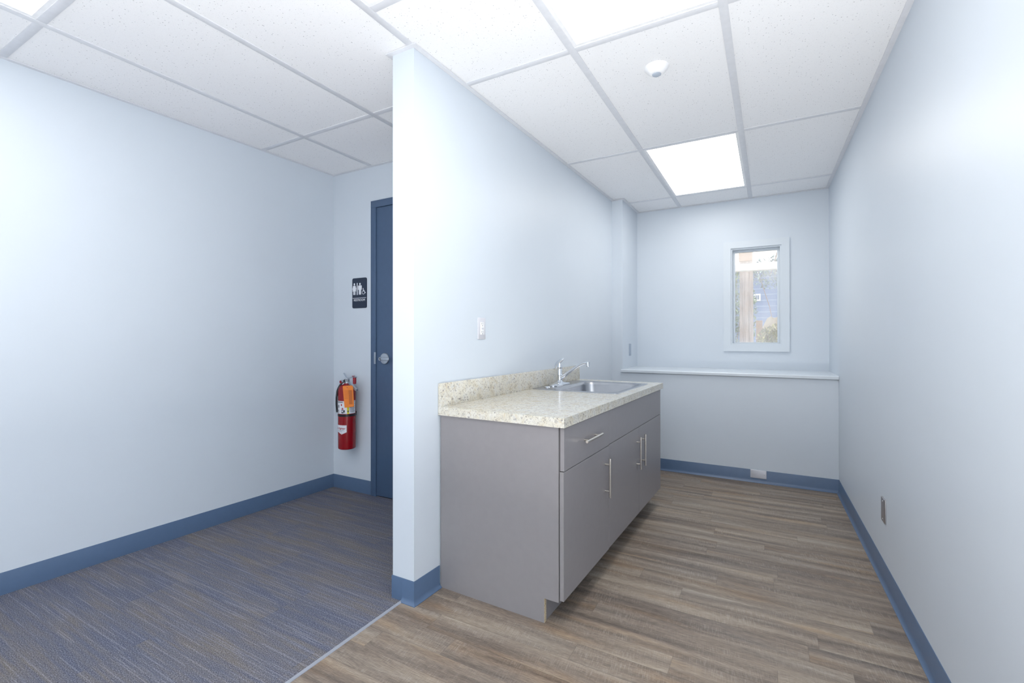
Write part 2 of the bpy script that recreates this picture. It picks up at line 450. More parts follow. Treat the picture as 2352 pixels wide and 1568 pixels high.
# pilaster + knee wall + upper back wall with the window opening
w = MB(); w.prism([(X0f(YK), YK), (XQ, YK), (XQ, YB), (X0f(YK), YB)], ZL - 0.03, TOP)
struct(w, 'wall_pilaster', WALL, 'narrow pale blue wall return left of the window wall', 'wall')
w = MB(); w.box(X0f(YK), XR(YK) - 0.0005, YK, YB, 0, ZL - 0.03)
struct(w, 'wall_knee', WALL, 'low pale blue knee wall under the ledge', 'wall')
OX0, OX1, OZ0, OZ1 = -0.318, 0.090, 1.103, 1.993
w = MB()
w.box(-1.5, OX0, YB, YB + 0.12, 0, TOP); w.box(OX1, 0.75, YB, YB + 0.12, 0, TOP)
w.box(OX0, OX1, YB, YB + 0.12, 0, OZ0); w.box(OX0, OX1, YB, YB + 0.12, OZ1, TOP)
struct(w, 'wall_back', WALL, 'pale blue back wall around the small window', 'wall')
# ledge
lg = MB()
pr = [(YB - 0.001, ZL - 0.028), (YK - 0.016, ZL - 0.028), (YK - 0.020, ZL - 0.024), (YK - 0.020, ZL - 0.006), (YK - 0.014, ZL), (YB - 0.001, ZL)]
lg.extr([Vector((XQ - 0.012, y, z)) for y, z in pr], Vector((XR(YK) - 0.001 - XQ + 0.012, 0, 0)))
struct(lg, 'trim_2', TRIMP, 'pale blue ledge board along the back wall top of the knee wall', 'ledge')

# baseboards
BH = 0.1016
COVE = [(0, 0), (0.016, 0), (0.016, 0.0025), (0.011, 0.006), (0.006, 0.013), (0.0035, 0.022), (0.0035, BH - 0.003), (0.002, BH), (0, BH)]
STR = [(0, 0), (0.004, 0), (0.004, BH - 0.002), (0.003, BH), (0, BH)]
def run(mb, prof, a, b, nrm):
    a, b = Vector(a + (0,)), Vector(b + (0,)); nrm = Vector(nrm + (0,)).normalized()
    mb.extr([a + nrm * o + Vector((0, 0, z)) for o, z in prof], b - a)
b = MB(); run(b, STR, (XL(YBACK), YBACK), (XL(YD), YD), (1, -0.03)); struct(b, 'baseboard_left', BASE, 'blue vinyl baseboard along the left wall', 'baseboard')
b = MB(); run(b, STR, (XL(YD) + 0.004, YD), (DX0, YD), (0, -1)); struct(b, 'baseboard_restroom', BASE, 'blue vinyl baseboard under the fire extinguisher', 'baseboard')
b = MB(); run(b, COVE, (XR(YBACK), YBACK), (XR(YK), YK), (-1, -0.0158)); struct(b, 'baseboard_right', BASE, 'blue cove baseboard along the right wall', 'baseboard')
b = MB(); run(b, COVE, (XP(YK) + 0.002, YK), (XR(YK) - 0.003, YK), (0, -1)); struct(b, 'baseboard_back', BASE, 'blue cove baseboard along the knee wall', 'baseboard')
b = MB()
run(b, STR, (X0 - 0.003, Y1), (-1.4295, Y1), (0, -1))
run(b, STR, (X0f(YD), YD), (X0, Y1 - 0.004), (-1, 0.0286))
# wrapped cove corner: profile swept round the end
cn = [Vector((XP(1.745), 1.745, 0)), Vector((XP(Y1), Y1, 0)), Vector((-1.4295, Y1, 0))]
L = []
n1 = Vector((1, -0.0286, 0)).normalized(); n2 = Vector((0, -1, 0))
for p, nn in ((cn[0], n1), (cn[1], n1 + n2), (cn[2], n2)):
    L.append([p + nn * o + Vector((0, 0, z)) for o, z in COVE])
b.loops(L, None, True, True, True)
run(b, COVE, (XP(3.47), 3.47), (XP(YK), YK - 0.002), (1, -0.0286))
struct(b, 'baseboard_partition', BASE, 'blue vinyl baseboard wrapped round the partition end', 'baseboard')

# ------------------------------------------------------------------ ceiling: tiles, tees, wall angle
GX = [-3.193, -2.583, -1.980, -1.366, -0.766, -0.154, 0.46]
GY = [-2.4, -1.73, -0.51, 0.717, 1.937, 3.187, 4.393, 4.85]
LIGHT_CELLS = {(4, 4): 0, (4, 6): 1, (1, 3): 2}     # (x cell, y line index of the far side)
ce = MB(); holes = set()
for i in range(len(GX) - 1):
    for j in range(len(GY) - 1):
        if (i, j + 1) in LIGHT_CELLS: holes.add((i, j)); continue
        y0, y1 = GY[j], GY[j + 1]
        if i == 3 and j == 3:      # short strip left of the near light is split in two, its near half holds the white panel
            y0 = 1.315
        ce.box(GX[i], GX[i + 1], y0, y1, TOP, TOP + 0.016)
ceil = struct(ce, 'ceiling', TILE, 'white suspended tile ceiling', 'ceiling')
g = MB(); T = 0.0165
for x in GX[:-1]:
    if x < -3: continue
    ya, yb = YBACK, YB
    if x < -1.4: yb = YD
    if abs(x + 1.366) < 0.01: yb = Y1
    g.box(x - T, x + T, ya, yb, H, TOP, 0.0006)
for y in GY[1:-1]:
    xs = (-3.15, XR(y)) if y < Y1 else None
    if xs: g.box(xs[0], xs[1], y - T, y + T, H + 0.0004, TOP, 0.0006)
    else:
        g.box(XP(y), XR(y), y - T, y + T, H + 0.0004, TOP, 0.0006)
        if y < YD: g.box(XL(y), X0f(y), y - T, y + T, H + 0.0004, TOP, 0.0006)
g.box(-1.366, -0.766, 1.315 - T, 1.315 + T, H + 0.0004, TOP, 0.0006)
gr = g.build('ceiling_grid', TEE, ceil)
g = MB()
ang_n = [0]
def angle_strip(a, b_, nrm, wd=0.024):
    ang_n[0] += 1; dz = -0.00025 * ang_n[0]
    a, b_ = Vector(a + (0,)), Vector(b_ + (0,)); nn = Vector(nrm + (0,)).normalized() * wd
    g.extr([a + Vector((0, 0, H + dz)), b_ + Vector((0, 0, H + dz)), b_ + nn + Vector((0, 0, H + dz)), a + nn + Vector((0, 0, H + dz))], Vector((0, 0, 0.0035)))
angle_strip((XL(YBACK), YBACK), (XL(YD), YD), (1, 0)); angle_strip((XL(YD), YD), (X0f(YD), YD), (0, -1))
angle_strip((XR(YBACK), YBACK), (XR(YB), YB), (-1, 0)); angle_strip((XQ, YB), (XR(YB), YB), (0, -1))
angle_strip((XP(Y1), Y1 - 0.021), (XP(YK), YK), (1, 0)); angle_strip((X0 - 0.021, Y1), (XP(Y1) + 0.021, Y1), (0, -1))
angle_strip((X0, Y1 - 0.021), (X0f(YD), YD), (-1, 0)); angle_strip((XP(YK), YK), (XQ, YK), (0, -1)); angle_strip((XQ, YK - 0.021), (XQ, YB), (1, 0))
g.build('wall_angle', TEE, ceil)

# light panels
def light_panel(x0, x1, y0, y1, label):
    t = thing('ceiling_light', ((x0 + x1) / 2, (y0 + y1) / 2, H), 0, label, 'ceiling light', 'flat ceiling light panels')
    hx, hy = (x1 - x0) / 2 - 0.0115, (y1 - y0) / 2 - 0.0115
    f = MB(); fw = 0.021
    for a in ((-hx, hx, -hy, -hy + fw), (-hx, hx, hy - fw, hy), (-hx, -hx + fw, -hy + fw, hy - fw), (hx - fw, hx, -hy + fw, hy - fw)):
        f.box(a[0], a[1], a[2], a[3], 0.0025, 0.016)
    f.box(-hx, hx, -hy, hy, 0.016, 0.05)
    f.build('frame', WHITE, t)
    d = MB(); d.box(-hx + fw, hx - fw, -hy + fw, hy - fw, 0.0065, 0.0155); d.build('diffuser', LAMP, t)
    return t
LLAB = {0: 'large glowing ceiling light cut off by the top edge above the sink cabinet', 1: 'glowing ceiling light panel close to the window wall',
        2: 'glowing ceiling light corner in the top left over the carpet'}
for (i, j), k in LIGHT_CELLS.items():
    light_panel(GX[i], GX[i + 1], GY[j - 1], GY[j], LLAB[k])
# unlit white panel beside the partition end
t = thing('ceiling_panel', (-1.066, 1.016, H), 0, 'white square framed ceiling panel at the top edge near the partition end', 'ceiling panel')
p = MB()
for a in ((-0.289, 0.289, -0.288, -0.268), (-0.289, 0.289, 0.268, 0.288), (-0.289, -0.269, -0.268, 0.268), (0.269, 0.289, -0.268, 0.268)):
    p.box(a[0], a[1], a[2], a[3], 0.0015, 0.02)
p.build('frame', WHITE, t)
p = MB(); p.box(-0.269, 0.269, -0.268, 0.268, 0.009, 0.02); p.build('panel', WHITE, t)

# occupancy sensor
t = thing('ceiling_sensor', (-0.4655, 2.252, TOP), 0, 'white round motion sensor on a ceiling tile between the two lights', 'sensor')
m = MB(); m.lathe([(0.056, 0.0), (0.0565, -0.003), (0.053, -0.010), (0.043, -0.021), (0.032, -0.030), (0.026, -0.033), (0.021, -0.034)], n=40); m.build('housing', WHITE, t)
m = MB(); m.lathe([(0.021, -0.0335), (0.0205, -0.036), (0.014, -0.040), (0.006, -0.0415)], n=32); m.build('lens', LENS, t)

# ------------------------------------------------------------------ window
win = thing('window_1', ((OX0 + OX1) / 2, YB, OZ0), 0, 'small tall window with a flat painted casing in the back wall', 'window', kind='structure')
cx = (OX1 - OX0) / 2; hz = OZ1 - OZ0; CW = 0.062
m = MB()
o_ = [(-cx - CW, -CW), (cx + CW, -CW), (cx + CW, hz + CW), (-cx - CW, hz + CW)]; i_ = [(-cx, 0), (cx, 0), (cx, hz), (-cx, hz)]
for k in range(4):
    k2 = (k + 1) % 4
    q = [o_[k], o_[k2], i_[k2], i_[k]]
    c_ = Vector((sum(a for a, b_ in q) / 4, 0, sum(b_ for a, b_ in q) / 4))
    pts = [Vector((a, 0, b_)) for a, b_ in q]
    pts = [c_ + (p_ - c_) * 0.9997 for p_ in pts]
    m.extr(pts, Vector((0, -0.016, 0)))
m.build('casing', TRIMP, win, smooth=0)
m = MB()
for a in ((-cx - 0.001, -cx + 0.012, 0, hz), (cx - 0.012, cx + 0.001, 0, hz), (-cx + 0.012, cx - 0.012, 0, 0.012), (-cx + 0.012, cx - 0.012, hz - 0.012, hz)):
    m.box(a[0], a[1], -0.002, 0.118, a[2], a[3])
m.build('jamb', TRIMP, win, smooth=0)
m = MB(); sw = 0.020
for a in ((-cx + 0.012, -cx + 0.012 + sw, 0.012, hz - 0.012), (cx - 0.012 - sw, cx - 0.012, 0.012, hz - 0.012), (-cx + 0.012 + sw, cx - 0.012 - sw, 0.012, 0.012 + 0.008), (-cx + 0.012 + sw, cx - 0.012 - sw, hz - 0.012 - sw, hz - 0.012)):
    m.box(a[0], a[1], 0.045, 0.085, a[2], a[3], 0.001)
m.build('sash', TRIMP, win)
m = MB(); m.box(-cx + 0.026, cx - 0.026, 0.062, 0.068, 0.018, hz - 0.028); m.build('glass_pane', GLASS, win)

# ------------------------------------------------------------------ restroom door
door = thing('door_1', (DX0, YD, 0), 0, 'blue restroom door in a blue steel frame, half hidden by the partition', 'door', kind='structure')
dw = DX1 - DX0; fwid = 0.0515
m = MB()
m.box(0, fwid, -0.014, 0.11, 0, DZ - fwid, 0.0015); m.box(dw - fwid, dw, -0.014, 0.11, 0, DZ - fwid, 0.0015); m.box(0, dw, -0.014, 0.11, DZ - fwid, DZ, 0.0015)
m.build('door_frame', DOORP, door)
m = MB(); m.box(fwid + 0.003, dw - fwid - 0.003, -0.008, 0.036, 0.010, DZ - fwid - 0.003, 0.001); m.build('door_leaf', DOORP, door)
m = MB(); m.box(fwid, dw - fwid, 0.036, 0.05, 0.0, DZ - fwid); m.build('gap_shade_sheet', DARK, door)  # dark sheet behind the leaf, its colour gives the shade in the gap
hx = -2.452 - DX0; hzz = 1.0165
h = MB(); h.lathe([(0.041, -0.008), (0.0415, -0.013), (0.038, -0.018), (0.030, -0.020)], (hx, 0, hzz), 'Y', 40); hd = h.build('door_handle', SATIN, door)
h = MB(); h.lathe([(0.011, -0.02), (0.011, -0.050), (0.0135, -0.052), (0.0135, -0.062), (0.011, -0.064)], (hx, 0, hzz), 'Y', 24)
h.box(hx - 0.012, hx + 0.088, -0.064, -0.053, hzz - 0.0105, hzz + 0.0105, 0.004, seg=3); h.build('lever', SATIN, hd)
h = MB(); h.lathe([(0.005, -0.064), (0.0045, -0.0665)], (hx, 0, hzz), 'Y', 16); h.build('privacy_button', CHROME, hd)
m = MB(); m.box(fwid - 0.016, fwid + 0.001, -0.0165, -0.0135, 0.976, 1.062, 0.0008); m.build('strike_plate', SATIN, door)

# ------------------------------------------------------------------ restroom sign
sg = thing('restroom_sign', (-2.718, YD, 1.393), 0, 'navy restroom sign with white figures on the wall beside the blue door', 'sign')
m = MB()
o1 = [Vector((p_.x, 0, p_.y)) for p_ in rrect(-0.076, 0.076, 0, 0.2286, 0.014, 0)]
m.extr(o1, Vector((0, -0.004, 0))); m.build('sign_plate', NAVY, sg)
def spoly(mb, pts, d=0.0012): mb.extr([Vector((x, -0.004, z)) for x, z in pts], Vector((0, -d, 0)))
def disc(cx_, cz_, r, n=20): return [(cx_ + r * math.cos(2 * PI * k / n), cz_ + r * math.sin(2 * PI * k / n)) for k in range(n)]
cap_n = [0]
def capsule(mb, a, b_, r):
    cap_n[0] += 1
    ax, az = a; bx, bz = b_; th = math.atan2(bz - az, bx - ax)
    P = [(bx + r * math.cos(th - PI / 2 + PI * k / 6), bz + r * math.sin(th - PI / 2 + PI * k / 6)) for k in range(7)]
    P += [(ax + r * math.cos(th + PI / 2 + PI * k / 6), az + r * math.sin(th + PI / 2 + PI * k / 6)) for k in range(7)]
    spoly(mb, P, 0.0012 + 0.00006 * cap_n[0])
f1 = MB(); X = -0.0525
spoly(f1, disc(X, 0.1825, 0.0082))
spoly(f1, [(X - 0.012, 0.172), (X + 0.012, 0.172), (X + 0.0215, 0.144), (X + 0.0165, 0.142), (X + 0.0185, 0.1285), (X + 0.011, 0.1285), (X + 0.011, 0.102), (X + 0.002, 0.102), (X + 0.002, 0.1285), (X - 0.002, 0.1285), (X - 0.002, 0.102), (X - 0.011, 0.102), (X - 0.011, 0.1285), (X - 0.0185, 0.1285), (X - 0.0165, 0.142), (X - 0.0215, 0.144)])
f1.build('woman_figure', SIGNW, sg)
f1 = MB(); X = 0.0065
spoly(f1, disc(X, 0.1825, 0.0082))
spoly(f1, [(X - 0.0145, 0.172), (X + 0.0145, 0.172), (X + 0.019, 0.167), (X + 0.019, 0.139), (X + 0.0125, 0.139), (X + 0.0115, 0.102), (X + 0.0015, 0.102), (X + 0.001, 0.139), (X - 0.001, 0.139), (X - 0.0015, 0.102), (X - 0.0115, 0.102), (X - 0.0125, 0.139), (X - 0.019, 0.139), (X - 0.019, 0.167)])
f1.build('man_figure', SIGNW, sg)
f1 = MB(); spoly(f1, [(-0.0265, 0.1005), (-0.0185, 0.1005), (-0.0185, 0.1915), (-0.0265, 0.1915)]); f1.build('divider_bar', SIGNW, sg)
f1 = MB(); X, Z = 0.0425, 0.117
spoly(f1, disc(X - 0.002, 0.1455, 0.0042)); capsule(f1, (X - 0.002, 0.139), (X - 0.0005, 0.1265), 0.0025); capsule(f1, (X - 0.0005, 0.1265), (X + 0.012, 0.1265), 0.0022)
capsule(f1, (X + 0.012, 0.1255), (X + 0.018, 0.1125), 0.0022); capsule(f1, (X + 0.018, 0.1125), (X + 0.0235, 0.115), 0.0018); capsule(f1, (X, 0.1335), (X + 0.009, 0.1335), 0.0018)
A = [math.radians(120 + 255 * k / 20) for k in range(21)]
for k in range(20):
    q = [(X + r * math.cos(A[j]), Z + r * math.sin(A[j])) for r, j in ((0.0145, k), (0.0145, k + 1), (0.0115, k + 1), (0.0115, k))]; spoly(f1, q)
f1.build('wheelchair_symbol', SIGNW, sg)
f1 = MB(); spoly(f1, [(-0.071, 0.0755), (0.071, 0.0755), (0.071, 0.0785), (-0.071, 0.0785)]); f1.build('rule_line', SIGNW, sg)
f1 = MB(); tm = text_mesh('RESTROOM', 0.0235, 0.0006, 0, 0.0)
wx = max(v.co.x for v in tm.verts) - min(v.co.x for v in tm.verts); k_ = 0.116 / wx
f1.add(tm, SIGNW, Matrix.Translation((0, -0.0046, 0.0605)) @ Matrix.Rotation(PI / 2, 4, 'X') @ Matrix.Diagonal((k_, 1.0, 1, 1)))
f1.build('lettering', SIGNW, sg, smooth=0)

# ------------------------------------------------------------------ fire extinguisher
EX, EY, EZ = -2.762, 2.440, 0.347
fe = thing('fire_extinguisher', (EX, EY, EZ), 0, 'red fire extinguisher hanging on the wall beside the blue restroom door', 'fire extinguisher')
R = 0.0632
m = MB(); m.lathe([(0.045, 0.006), (0.058, 0.0), (0.0625, 0.004), (R, 0.014), (R, 0.430), (0.061, 0.446), (0.054, 0.460), (0.042, 0.470), (0.026, 0.476), (0.020, 0.479), (0.019, 0.486)], n=48); m.build('cylinder_body', RED, fe)
m = MB(); m.lathe([(R + 0.0005, 0.2425), (R + 0.0018, 0.2435), (R + 0.0018, 0.2585), (R + 0.0005, 0.2595)], n=48, cap=False)
m.box(-0.03, 0.012, R - 0.012, YD - EY - 0.0005, 0.235, 0.267, 0.002); m.build('bracket_strap', BLACKP, fe)
def arc(mb, p0, p1, z0, z1, r, mat=None, n=None, zt=None):
    n = n or max(2, int(abs(p1 - p0) / 4)); L = []
    for k in range(n + 1):
        a = math.radians(p0 + (p1 - p0) * k / n); L.append([Vector((r * math.cos(a), r * math.sin(a), z0 if zt is None else zt(k / n))), Vector((r * math.cos(a), r * math.sin(a), z1))])
    mb.loops(L, mat, False)
lb = MB(); arc(lb, -168, 25, 0.2635, 0.3575, R + 0.0005); lbo = lb.build('instruction_label', LABEL, fe)
lp = MB(); rr = R + 0.0009
arc(lp, -41, -28, 0.2635, 0.325, rr, YEL)
arc(lp, -125, -101, 0.267, 0.290, rr, INK); arc(lp, -121, -105, 0.267, 0.286, rr + 0.0003, LABEL); arc(lp, -119, -113, 0.269, 0.276, rr + 0.0006, INK)
arc(lp, -79, -55, 0.268, 0.291, rr, INK); arc(lp, -76, -66, 0.277, 0.286, rr + 0.0003, LABEL); arc(lp, -62, -57, 0.268, 0.276, rr + 0.0003, LABEL)
arc(lp, -38, -31, 0.274, 0.288, rr + 0.0003, INK)
for k, (a, b_, z) in enumerate(((-130, -70, 0.349), (-130, -66, 0.3455), (-24, 16, 0.348), (-24, 12, 0.340), (-22, 18, 0.332), (-24, 10, 0.324), (-23, 16, 0.316), (-24, 14, 0.308), (-22, 18, 0.300), (-24, 8, 0.292), (-24, 14, 0.284), (-23, 16, 0.276))):
    arc(lp, a, b_, z, z + (0.0028 if k < 2 else 0.0035), rr, INK if k < 2 else INKG)
arc(lp, -78, -64, 0.295, 0.302, rr, INKR); arc(lp, -74, -68, 0.302, 0.309, rr, INKR); arc(lp, -82, -74, 0.322, 0.336, rr, INKR)
arc(lp, -108, -98, 0.314, 0.326, rr, INK); arc(lp, -112, -96, 0.308, 0.311, rr, INK); arc(lp, -122, -116, 0.312, 0.324, rr, INKG)
lp.build('label_print', None, lbo)
lb = MB(); arc(lb, -140, -43.5, 0.121, 0.180, R + 0.0005, None, 32, lambda t_: 0.113 + 0.016 * min(1, abs(t_ - 0.66) / 0.33)); l2 = lb.build('company_label', LABEL, fe)
lp = MB()
def wrap_text(body, size, ang, z, mat, shear=0.0, bold=0.0):
    t_ = text_mesh(body, size, 0.0, shear, bold)
    r_ = R + 0.0011
    for v in t_.verts:
        a = math.radians(ang) + v.co.x / r_; v.co = Vector((r_ * math.cos(a), r_ * math.sin(a), z + v.co.y))
    lp.add(t_, mat)
wrap_text('Fire Fighter', 0.0195, -94, 0.156, INKR, 0.35, 0.0004)
for a, b_, z in ((-118, -62, 0.140), (-110, -74, 0.132), (-80, -72, 0.121)): arc(lp, a, b_, z, z + 0.003, R + 0.0011, INKG)
lp.build('lettering', None, l2, smooth=0)
m = MB(); m.lathe([(0.020, 0.484), (0.020, 0.490), (0.015, 0.492), (0.015, 0.512), (0.017, 0.516), (0.014, 0.522)], n=24); m.box(-0.016, 0.022, -0.010, 0.010, 0.498, 0.520, 0.003); m.build('valve', SATIN, fe)
m = MB(); m.lathe([(0.0125, -0.031), (0.013, -0.029), (0.013, -0.016), (0.008, -0.012), (0.008, 0.0)], (-0.026, -0.006, 0.494), 'Y', 24); gg = m.build('pressure_gauge', SATIN, fe)
m = MB(); m.lathe([(0.0108, -0.0312), (0.0108, -0.0318)], (-0.026, -0.006, 0.494), 'Y', 24); m.build('gauge_dial', REDP, gg)
m = MB()
m.extr([Vector((0.005, -0.009, 0.494)), Vector((0.016, -0.009, 0.500)), Vector((0.106, -0.009, 0.443)), Vector((0.106, -0.009, 0.432)), Vector((0.095, -0.009, 0.432))], Vector((0, 0.018, 0))); m.build('carrying_handle', SATIN, fe)
m = MB()
m.extr([Vector((-0.005, -0.009, 0.512)), Vector((-0.002, -0.009, 0.520)), Vector((0.085, -0.009, 0.538)), Vector((0.097, -0.009, 0.533)), Vector((0.097, -0.009, 0.529)), Vector((0.084, -0.009, 0.532))], Vector((0, 0.018, 0))); m.build('squeeze_lever', SATIN, fe)
m = MB(); m.extr([Vector((0.0, -0.006, 0.518)), Vector((0.012, -0.006, 0.520)), Vector((-0.020, -0.006, 0.560)), Vector((-0.034, -0.006, 0.557))], Vector((0, 0.003, 0))); m.build('hanger_tab', PLATEB, fe)
m = MB(); m.lathe([(0.008, 0.480), (0.0115, 0.484), (0.0125, 0.500), (0.0125, 0.528)], (0.078, 0.002, 0), n=20); m.box(0.064, 0.082, -0.012, 0.004, 0.536, 0.541, 0.001); m.build('safety_tip', REDP, fe)
sl = Vector((-0.662, -0.749, 0))
hp = [Vector((-0.012, -0.006, 0.506)), sl * 0.028 + Vector((0, 0, 0.498)), sl * 0.050 + Vector((0, 0, 0.475)), sl * 0.066 + Vector((0, 0, 0.430)), sl * 0.0725 + Vector((0, 0, 0.38)), sl * 0.073 + Vector((0, 0, 0.33)), sl * 0.0715 + Vector((-0.004, 0.008, 0.27))]
m = MB(); m.tube(bezier(hp[:4], 12) + hp[4:], 0.0072, 12, up=Vector((0.749, -0.662, 0))); m.build('hose', BLACKP, fe)
# inspection tag
vd = Vector((0.749, -0.662, 0)); sd = Vector((0.662, 0.749, 0))
tg = thing('inspection_tag', (EX, EY, EZ + 0.466), 0, 'orange inspection tag tied to the red fire extinguisher', 'tag')
def tp(s_, z, out): return sd * s_ + vd * out + Vector((0, 0, z))
m = MB(); o0 = 0.068
m.extr([tp(-0.0295, -0.0, o0), tp(-0.0265, 0.004, o0), tp(0.034, 0.006, o0), tp(0.0425, -0.003, o0), tp(0.049, -0.150, o0 + 0.004), tp(-0.0165, -0.155, o0 + 0.004)], vd * 0.0008)
m.build('card', ORANGE, tg, smooth=0)
m = MB()
m.extr([tp(0.010, -0.028, o0 + 0.0016), tp(0.034, -0.028, o0 + 0.0016), tp(0.039, -0.132, o0 + 0.0045), tp(0.016, -0.132, o0 + 0.0045)], vd * 0.0004)
for k in range(11):
    z = -0.030 - k * 0.0095; q = 0.007 * (-z / 0.15)
    m.extr([tp(-0.025 + q * 1.6, z, o0 + 0.0020), tp(0.006 + q, z, o0 + 0.0020), tp(0.006 + q, z - 0.0022, o0 + 0.0020), tp(-0.025 + q * 1.6, z - 0.0022, o0 + 0.0020)], vd * 0.0012)
m.build('print', ORANGED, tg, smooth=0)
m = MB(); m.lathe([(0.0035, 0.0), (0.0035, 0.001)], (0, 0, 0), n=14)
for v in m.bm.verts: v.co = tp(0.001 + v.co.x, -0.009 + v.co.y, o0 + 0.0006 + v.co.z)
m.build('eyelet', REDP, tg)
m = MB(); m.tube([tp(0.001, -0.009, o0 + 0.001), tp(0.001, 0.006, o0 - 0.002), tp(0.0, 0.026, 0.03), tp(0.0, 0.034, 0.016)], 0.0006, 6); m.build('tie', BLACKP, tg)

# ------------------------------------------------------------------ outlets and plates
def plate_mb(wd=0.0699, ht=0.1143, th=0.0055):
    m = MB()
    m.loops([[Vector((p_.x, 0, p_.y)) for p_ in rrect(-wd / 2, wd / 2, -ht / 2, ht / 2, 0.003, 0, 3)],
             [Vector((p_.x, -th * 0.6, p_.y)) for p_ in rrect(-wd / 2, wd / 2, -ht / 2, ht / 2, 0.003, 0, 3)],
             [Vector((p_.x, -th, p_.y)) for p_ in rrect(-wd / 2 + 0.003, wd / 2 - 0.003, -ht / 2 + 0.003, ht / 2 - 0.003, 0.003, 0, 3)]], None, True, True, True)
    return m
def screws(parent, pts, th=0.0055, mat=None):
    for x, z in pts:
        m = MB(); m.lathe([(0.0032, -th + 0.0004), (0.0032, -th - 0.0006), (0.002, -th - 0.001)], (x, 0, z), 'Y', 14); m.build('screw', mat or PLATEG, parent)
# local frame: x along the wall, -y out of it
gf = thing('wall_outlet', (XP(2.092) + 0.0005, 2.092, 1.2165), PI / 2 - 0.0286, 'white two-socket outlet with test buttons on the partition above the counter', 'outlet')
plate_mb().build('cover_plate', PLATE, gf)
m = MB(); m.box(-0.0165, 0.0165, -0.0085, -0.005, -0.033, 0.033, 0.0012); rc = m.build('receptacle', WHITE, gf)
for z0 in (0.0215, -0.0215):
    m = MB()
    m.box(-0.0075, -0.0055, -0.0089, -0.0084, z0 - 0.001, z0 + 0.008); m.box(0.0050, 0.0065, -0.0089, -0.0084, z0, z0 + 0.007)
    m.lathe([(0.0026, -0.0084), (0.0026, -0.0089)], (-0.0005, 0, z0 - 0.007), 'Y', 12)
    m.build('socket_slots', INK, rc)

for z0 in (-0.0045, 0.0007):
    m = MB(); m.box(-0.012, 0.012, -0.0098, -0.0084, z0, z0 + 0.0038, 0.0003); m.build('test_button', PLATE, rc)
rp = thing('wall_plate', (XR(2.791) - 0.0005, 2.791, 0.348), -PI / 2 + 0.0158, 'blank steel wall plate low on the right wall', 'wall plate')
plate_mb(0.0699, 0.1143, 0.0065).build('cover_plate', PLATEG, rp); screws(rp, ((0, 0.042), (0, -0.042)), 0.0065, WHITE)
pp = thing('wall_plate', (XQ + 0.0005, 4.493, 1.052), PI / 2, 'blue-grey painted wall plate on the wall return above the ledge', 'wall plate')
plate_mb(0.0699, 0.1143, 0.004).build('cover_plate', PLATEB, pp); screws(pp, ((0, 0.042), (0, -0.042)), 0.004, PLATEB)
bp = thing('wall_plate', (-0.085, YK - 0.0035, 0.0695), 0, 'white blank plate set sideways in the baseboard under the window', 'wall plate')
plate_mb(0.1143, 0.0655, 0.006).build('cover_plate', PLATE, bp); screws(bp, ((-0.042, 0), (0.042, 0)), 0.006, PLATEG)

# ------------------------------------------------------------------ cabinets, worktop, sink, faucet
OX, OY, ARZ = -1.35889, 1.735, -math.atan(0.0286)
ORG = (OX, OY, 0)
dc = thing('base_cabinet', ORG, ARZ, 'grey base cabinet with one drawer over one door, beside the partition end', 'cabinet')
m = MB()
m.extr([Vector((u_, 0.012, z)) for u_, z in ((0.007, 0), (0.548, 0), (0.548, 0.1), (0.613, 0.1), (0.613, 0.8055), (0.007, 0.8055))], Vector((0, 0.018, 0)))
sp = m.build('side_panel', CAB, dc, smooth=0)
m = MB(); m.box(0.548, 0.5487, 0.0122, 0.0298, 0.0, 0.0995); m.build('raw_edge', CHIP, sp); sp.children[0]['label'] = 'bare particleboard edge at the toe notch'
m = MB(); m.box(0.007, 0.613, 0.551, 0.566, 0.1, 0.8055); m.box(0.007, 0.613, 0.03, 0.551, 0.1, 0.118); m.box(0.007, 0.015, 0.03, 0.551, 0.118, 0.8055); m.box(0.545, 0.613, 0.03, 0.551, 0.787, 0.8055)
m.build('carcass', CABIN, dc, smooth=0)
m = MB(); m.box(0.528, 0.546, 0.0305, 0.566, 0, 0.099); m.build('toe_kick', CAB, dc, smooth=0)
DF = 0.635
def pull(parent, pts, posts, rad=0.006):
    m = MB(); m.tube(pts, rad, 16)
    h_ = m.build('handle', NICKEL, parent)
    for p_ in posts:
        m = MB(); m.tube([Vector((DF + 0.0002, p_[0], p_[1])), Vector((0.661 - 0.004, p_[0], p_[1]))], 0.0042, 12); m.build('post', NICKEL, h_)
def front(name, parent, v0, v1, z0, z1):
    m = MB(); m.box(0.617, DF, v0, v1, z0, z1, 0.0007, seg=1); return m.build(name, CAB, parent)
def vpull(parent, v, z0, z1):
    pull(parent, [Vector((0.661, v, z0)), Vector((0.661, v, z1))], ((v, z0 + 0.030), (v, z1 - 0.030)))
dr = front('drawer_front', dc, 0.018, 0.5611, 0.6285, 0.8015)
pull(dr, [Vector((0.661, 0.199, 0.7165)), Vector((0.661, 0.397, 0.7165))], ((0.234, 0.7165), (0.362, 0.7165)))
d1 = front('door', dc, 0.0135, 0.5595, 0.109, 0.6255); vpull(d1, 0.503, 0.386, 0.5765)
sc = thing('sink_cabinet', ORG, ARZ, 'grey sink cabinet with two doors under a plain panel, nearest the back wall', 'cabinet')
m = MB(); m.box(0.007, 0.613, 0.5665, 0.582, 0.1, 0.8055); m.extr([Vector((u_, 1.645, z)) for u_, z in ((0.007, 0), (0.548, 0), (0.548, 0.1), (0.613, 0.1), (0.613, 0.8055), (0.007, 0.8055))], Vector((0, 0.015, 0))); m.box(0.007, 0.613, 0.582, 1.645, 0.1, 0.118); m.box(0.007, 0.015, 0.582, 1.645, 0.118, 0.8055)
m.build('carcass', CAB, sc, smooth=0)
